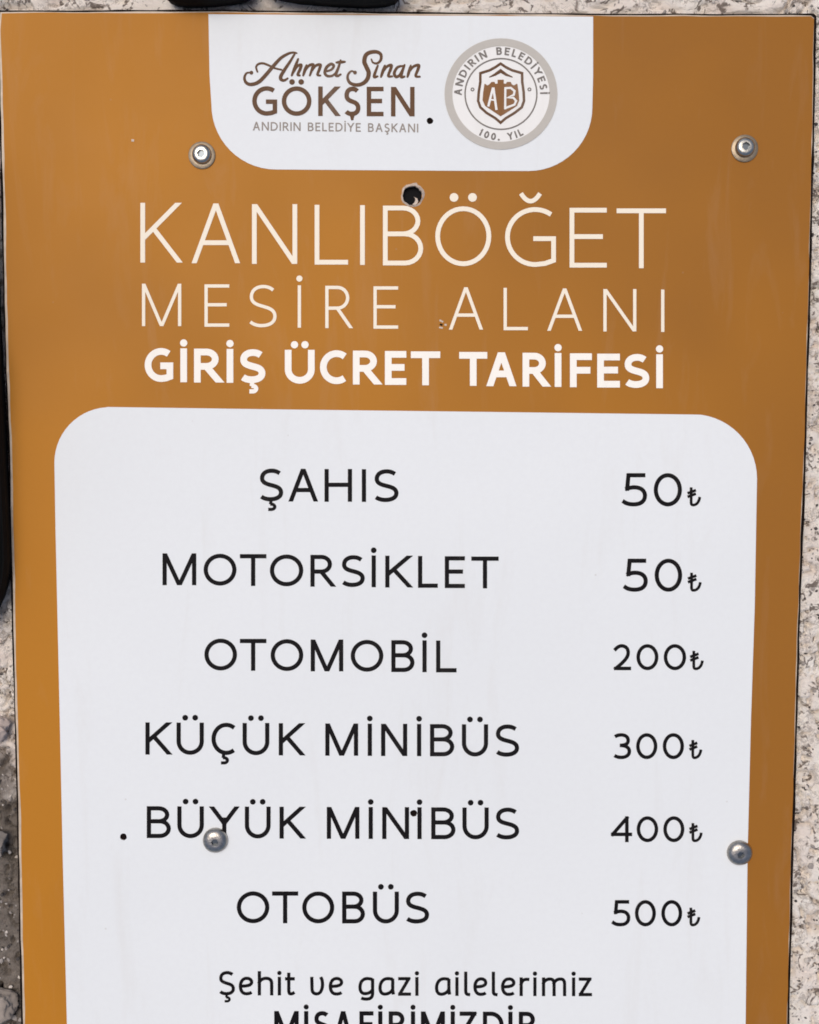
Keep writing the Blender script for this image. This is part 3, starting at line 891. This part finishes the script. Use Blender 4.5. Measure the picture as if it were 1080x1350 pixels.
# torn rim of the drilled hole
q = random.Random(5)
vs_, fs_ = [], []
hc = px(*HOLE, ZB)
n = 30
for i in range(n):
    a = 2 * math.pi * i / n
    lift = .0006 + .0007 * max(0, math.sin(a * 1.0 + .6)) + .0003 * q.random()
    wd = .0007 + .0010 * max(0, math.cos(a - 1.1)) + .0005 * q.random()
    r0 = .0060 * (1 + .06 * q.uniform(-1, 1))
    vs_ += [(r0 * math.cos(a) * .96, r0 * math.sin(a) * .96, -.0006), (r0 * math.cos(a), r0 * math.sin(a), lift), ((r0 + wd) * math.cos(a), (r0 + wd) * math.sin(a), .00005)]
for i in range(n):
    j = (i + 1) % n
    for s in (0, 1):
        fs_.append((i * 3 + s, i * 3 + s + 1, j * 3 + s + 1, j * 3 + s))
b = link('hole_burr', mesh_py('hole_burr', vs_, fs_), M_burr, sign)
b.location = (hc.x, hc.y, Z1)
# curled white chip hanging in the hole
pts = [(.0012, -.0006), (.0024, -.0014), (.0029, -.0030), (.0022, -.0046), (.0006, -.0056)]
vs_, fs_ = [], []
for i, (x, y) in enumerate(pts):
    w = (.0004, .0007, .0009, .0009, .0005)[i]
    z = (-.0010, -.0004, 0, .0002, .0003)[i]
    vs_ += [(x - w, y + w * .4, z), (x + w, y - w * .4, z + .0003), (x + w, y - w * .4, z - .0005), (x - w, y + w * .4, z - .0005)]
for i in range(len(pts) - 1):
    for s in range(4):
        fs_.append((i * 4 + s, i * 4 + (s + 1) % 4, i * 4 + 4 + (s + 1) % 4, i * 4 + 4 + s))
chip = link('plastic_curl', mesh_py('plastic_curl', vs_, fs_), M_burr, sign)
chip.location = (hc.x, hc.y, Z1)
# tiny nick in the print beside the second line
def nick(pts, mat, w):
    k = Ink(); k.add(stroke_quads(pts, w)); return k.build('nick', mat, Z2 + .00005)
nick([(579.5, 422), (584.5, 424.5)], M_burr, 2.2)
nick([(580, 427.5), (583.5, 428.5)], M_core, 2.4)
nick([(579, 431.5), (584, 432.5)], M_burr, 2.2)
nick([(586, 428), (589, 428.5)], M_burr, 2.6)
nick([(173.5, 185), (177, 185.5)], M_burr, 3.0)
def bar(x):
    a, b = px(x, 45, ZB), px(x, 1470, ZB)
    bm = bmesh.new()
    bmesh.ops.create_cube(bm, size=1)
    for v in bm.verts:
        yy = a.y if v.co.y > 0 else b.y
        xx = a.x if v.co.y > 0 else b.x
        v.co = Vector((xx + v.co.x * .03, yy, (ZB - .0031) if v.co.z > 0 else .0006))
    me = bpy.data.meshes.new('frame_bar'); bm.to_mesh(me); bm.free()
    return link('frame_bar', me, M_bar, sign)
for x in (275, 543, 978): bar(x)  # middle bar is added behind the hole so that it shows dark

# ------------------------------------------------------------------ black shoes
def shoe(name, L=.285, W=.098, label='', group=None, straight=False):
    """toe at local -Y, heel back at y = 0, inner edge straight"""
    root = bpy.data.objects.new(name, None)
    scene.collection.objects.link(root)
    root.empty_display_size = .05
    NS, NC = 40, 20
    def hw(t):            # half width along the shoe, t 0 heel .. 1 toe
        e = 1.0
        if t < .05: e = max(0, 1 - ((.05 - t) / .05) ** 5) ** .35
        if t > .80: e = math.sqrt(max(0, 1 - ((t - .80) / .20) ** 2.2))
        base = .36 + .05 * math.cos(t * 6.28 * .9) + .14 / (1 + math.exp(-(t - .5) * 12))
        if straight: base = .47
        return W * base * e
    def hh(t):
        pts = [(0, .022), (.05, .046), (.25, .060), (.40, .068), (.55, .062), (.72, .052), (.88, .044), (.97, .034), (1, .018)]
        for (a, x), (b, y) in zip(pts, pts[1:]):
            if t <= b:
                s = (t - a) / (b - a); s = s * s * (3 - 2 * s)
                return x + (y - x) * s
        return .02
    ts = [.5 - .5 * math.cos(math.pi * i / NS) for i in range(NS + 1)]
    vs_, fs_ = [], []
    for t in ts:
        w, h = max(hw(t) * .95, .0015), hh(t)
        for c in range(NC + 1):
            a = math.pi * c / NC
            x = w * math.copysign(abs(math.cos(a)) ** .62, math.cos(a))
            z = .018 + (h - .018) * math.sin(a) ** .75
            if .05 < t < .40:
                x *= 1 - .30 * (z / h) ** 2
            vs_.append((x, -t * L, z))
    m = NC + 1
    for i in range(NS):
        for c in range(NC):
            if .06 < ts[i] < .37 and 7 <= c <= 12: continue        # foot opening
            fs_.append((i * m + c, i * m + c + 1, (i + 1) * m + c + 1, (i + 1) * m + c))
    # lining that drops into the opening
    rows = [i for i in range(NS) if .06 < ts[i] < .37]
    i0, i1 = rows[0], rows[-1] + 1
    ring = [i0 * m + c for c in range(7, 14)] + [i * m + 13 for i in range(i0 + 1, i1 + 1)] + [i1 * m + c for c in range(12, 6, -1)] + [i * m + 7 for i in range(i1 - 1, i0, -1)]
    low = []
    cxm = sum(vs_[r][1] for r in ring) / len(ring)
    for r in ring:
        x, y, z = vs_[r]
        low.append(len(vs_)); vs_.append((x * .9, cxm + (y - cxm) * .92, .030))
    for a in range(len(ring)):
        b2 = (a + 1) % len(ring)
        fs_.append((ring[a], ring[b2], low[b2], low[a]))
    fs_.append(tuple(low))
    me = mesh_py('upper', vs_, fs_)
    up = link('upper', me, M_leather, root, True)
    # sole
    vs_, fs_ = [], []
    out = [(hw(t), -t * L) for t in ts] + [(-hw(t), -t * L) for t in ts[::-1][1:-1]]
    for z, g in ((0, .97), (.004, 1.0), (.015, 1.02), (.019, 1.0)):
        for x, y in out:
            vs_.append((x * g, -L / 2 + (y + L / 2) * (1 + (g - 1) * .4), z))
    n_ = len(out)
    for j in range(3):
        for i in range(n_):
            b2 = (i + 1) % n_
            fs_.append((j * n_ + i, j * n_ + b2, (j + 1) * n_ + b2, (j + 1) * n_ + i))
    fs_.append(tuple(range(n_))[::-1]); fs_.append(tuple(3 * n_ + i for i in range(n_)))
    link('sole', mesh_py('sole', vs_, fs_), M_rubber, root)
    for s in range(5):
        t = .42 + .05 * s
        w, h = hw(t) * .42, hh(t)
        prev = None
        vs_, fs_ = [], []
        K = 10
        for i in range(K + 1):
            u = -1 + 2 * i / K
            p = Vector((u * w, -t * L + .004 * u, h - .010 * u * u + .0015))
            for c in range(6):
                a = 2 * math.pi * c / 6
                vs_.append((p.x, p.y + .0022 * math.cos(a), p.z + .0016 * math.sin(a)))
        for i in range(K):
            for c in range(6):
                fs_.append((i * 6 + c, i * 6 + (c + 1) % 6, i * 6 + 6 + (c + 1) % 6, i * 6 + 6 + c))
        link('lace', mesh_py('lace', vs_, fs_), M_lace, root, True)
    bmf = bmesh.new(); bmf.from_mesh(me); bmesh.ops.recalc_face_normals(bmf, faces=bmf.faces); bmf.to_mesh(me); bmf.free()
    tag(root, label, 'shoe', group)
    return root

# two shoes beyond the top edge, heels to the board; one along the left edge
a = px(279, 9, .008)
s1 = shoe('black_shoe', .265, .0665, 'narrower of two black shoes whose heels touch the board above the white header')
s1.location = (a.x, a.y + .0008, .001); s1.rotation_euler = (0, 0, math.pi - math.radians(-3.5))
a = px(438, 11, .008)
s2 = shoe('black_shoe', .285, .1010, 'wider of two black shoes whose heels touch the board above the white header')
s2.location = (a.x, a.y + .0018, .001); s2.rotation_euler = (0, 0, math.pi - math.radians(3.5))
a = px(-110, 180, .008)
s3 = shoe('black_shoe', .318, .098, 'black shoe standing alone along the ochre long side of the board', None, True)
s3.location = (a.x, a.y, .001); s3.rotation_euler = (0, 0, math.radians(1.25))

# ------------------------------------------------------------------ loose stones by the lower left edge
def stone(name, x, y, rx, ry, rz, col, seed, label, rot=0, rough=.35):
    bm = bmesh.new()
    bmesh.ops.create_icosphere(bm, subdivisions=5, radius=1)
    q = random.Random(int(seed * 10))
    planes = []
    for _ in range(16):
        nrm = Vector((q.gauss(0, 1), q.gauss(0, 1), q.gauss(0, 1) * .8)).normalized()
        planes.append((nrm, q.uniform(.62, .86)))
    planes += [(Vector((0, 0, 1)), .6), (Vector((0, 0, -1)), .6)]
    for v in bm.verts:
        p = v.co.copy()
        for nrm, dd in planes:
            e = p.dot(nrm) - dd
            if e > 0: p -= nrm * e
        p *= 1 + .07 * noise.noise(p * 3 + Vector((seed, 0, 0))) + .05 * noise.noise(p * 9) + .03 * noise.noise(p * 22)
        v.co = Vector((p.x * rx * 1.2, p.y * ry * 1.2, p.z * rz * 1.4))
    me = bpy.data.meshes.new(name); bm.to_mesh(me); bm.free()
    o = link(name, me, col, None, True)
    c = px(x, y, .006)
    lo = min(v.co.z for v in me.vertices)
    o.location = (c.x, c.y, -lo - .0012); o.rotation_euler = (0, 0, rot)
    tag(o, label, 'stone', None)
    return o
M_st1 = simple('pink_stone', (0.60, 0.49, 0.43), 0.9, 0, 90, .3, .001, .2)
M_st2 = simple('grey_stone', (0.22, 0.195, 0.175), 0.85, 0, 70, .35, .001, .2)
M_st3 = simple('dun_stone', (0.33, 0.28, 0.24), 0.9, 0, 80, .35, .001, .2)
stone('stone', -62, 962, .030, .0150, .008, M_st1, 3.1, 'pale pinkish stone against the ochre edge of the board', .1)
stone('stone', -42, 1113, .030, .0115, .008, M_st2, 7.7, 'flat dark grey stone against the ochre edge of the board', -.05, .25)
stone('stone', -40, 1330, .030, .018, .006, M_st3, 5.2, 'brownish flat stone against the ochre edge of the board', .2)

# ------------------------------------------------------------------ grit on the ground
def grit():
    base = bmesh.new()
    bmesh.ops.create_icosphere(base, subdivisions=1, radius=1)
    bv = np.array([v.co[:] for v in base.verts]); bf = [[v.index for v in f.verts] for f in base.faces]
    base.free()
    q = np.random.default_rng(11)
    P = []
    P += [(q.uniform(.232, .30), q.uniform(-.40, .38), 1) for _ in range(2600)]
    P += [(q.uniform(-.31, -.235), q.uniform(-.40, .38), 1) for _ in range(1600)]
    P += [(q.uniform(-.32, .32), q.uniform(.318, .37), 1) for _ in range(2200)]
    P += [(q.uniform(-.62, .62), q.uniform(-.6, .6), 1.5) for _ in range(2600)]
    tl, tr = px(0, 15), px(1075, 20)
    bl, br = px(30, 1500), px(1036, 1500)
    vs_, fs_, mi = [], [], []
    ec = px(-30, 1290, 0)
    for x, y, s in P:
        k = (y - bl.y) / (tl.y - bl.y)
        if 0 < k < 1 and bl.x + (tl.x - bl.x) * k < x < br.x + (tr.x - br.x) * k: continue
        r = s * q.choice([.0006, .0009, .0013, .0019], p=[.4, .35, .2, .05])
        z = float(ground_h(np.array([x]), np.array([y]))[0])
        sc = r * q.uniform(.6, 1.3, 3); sc[2] *= .7
        j = bv * (1 + .25 * q.uniform(-1, 1, (len(bv), 1))) * sc
        a = q.uniform(0, 6.28)
        R2 = np.array([[math.cos(a), -math.sin(a), 0], [math.sin(a), math.cos(a), 0], [0, 0, 1]])
        j = j @ R2.T + np.array([x, y, z + r * .25])
        b0 = len(vs_)
        vs_ += j.tolist()
        fs_ += [[i + b0 for i in f] for f in bf]
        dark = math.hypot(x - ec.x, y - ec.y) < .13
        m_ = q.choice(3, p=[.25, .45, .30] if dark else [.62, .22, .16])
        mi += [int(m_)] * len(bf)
    me = mesh_py('grit', vs_, fs_)
    for m_ in (simple('pale_grit', (0.70, 0.63, 0.56), .9, 0, 300, .3, 0, .2), simple('grey_grit', (0.38, 0.34, 0.31), .9, 0, 300, .3, 0, .2), simple('dark_grit', (0.09, 0.08, 0.075), .85, 0, 300, .3, 0, .2)):
        me.materials.append(m_)
    me.polygons.foreach_set('material_index', mi)
    o = bpy.data.objects.new('grit', me)
    scene.collection.objects.link(o)
    tag(o, 'loose pale and dark grit strewn over the rough ground', 'grit', None, 'stuff')
grit()
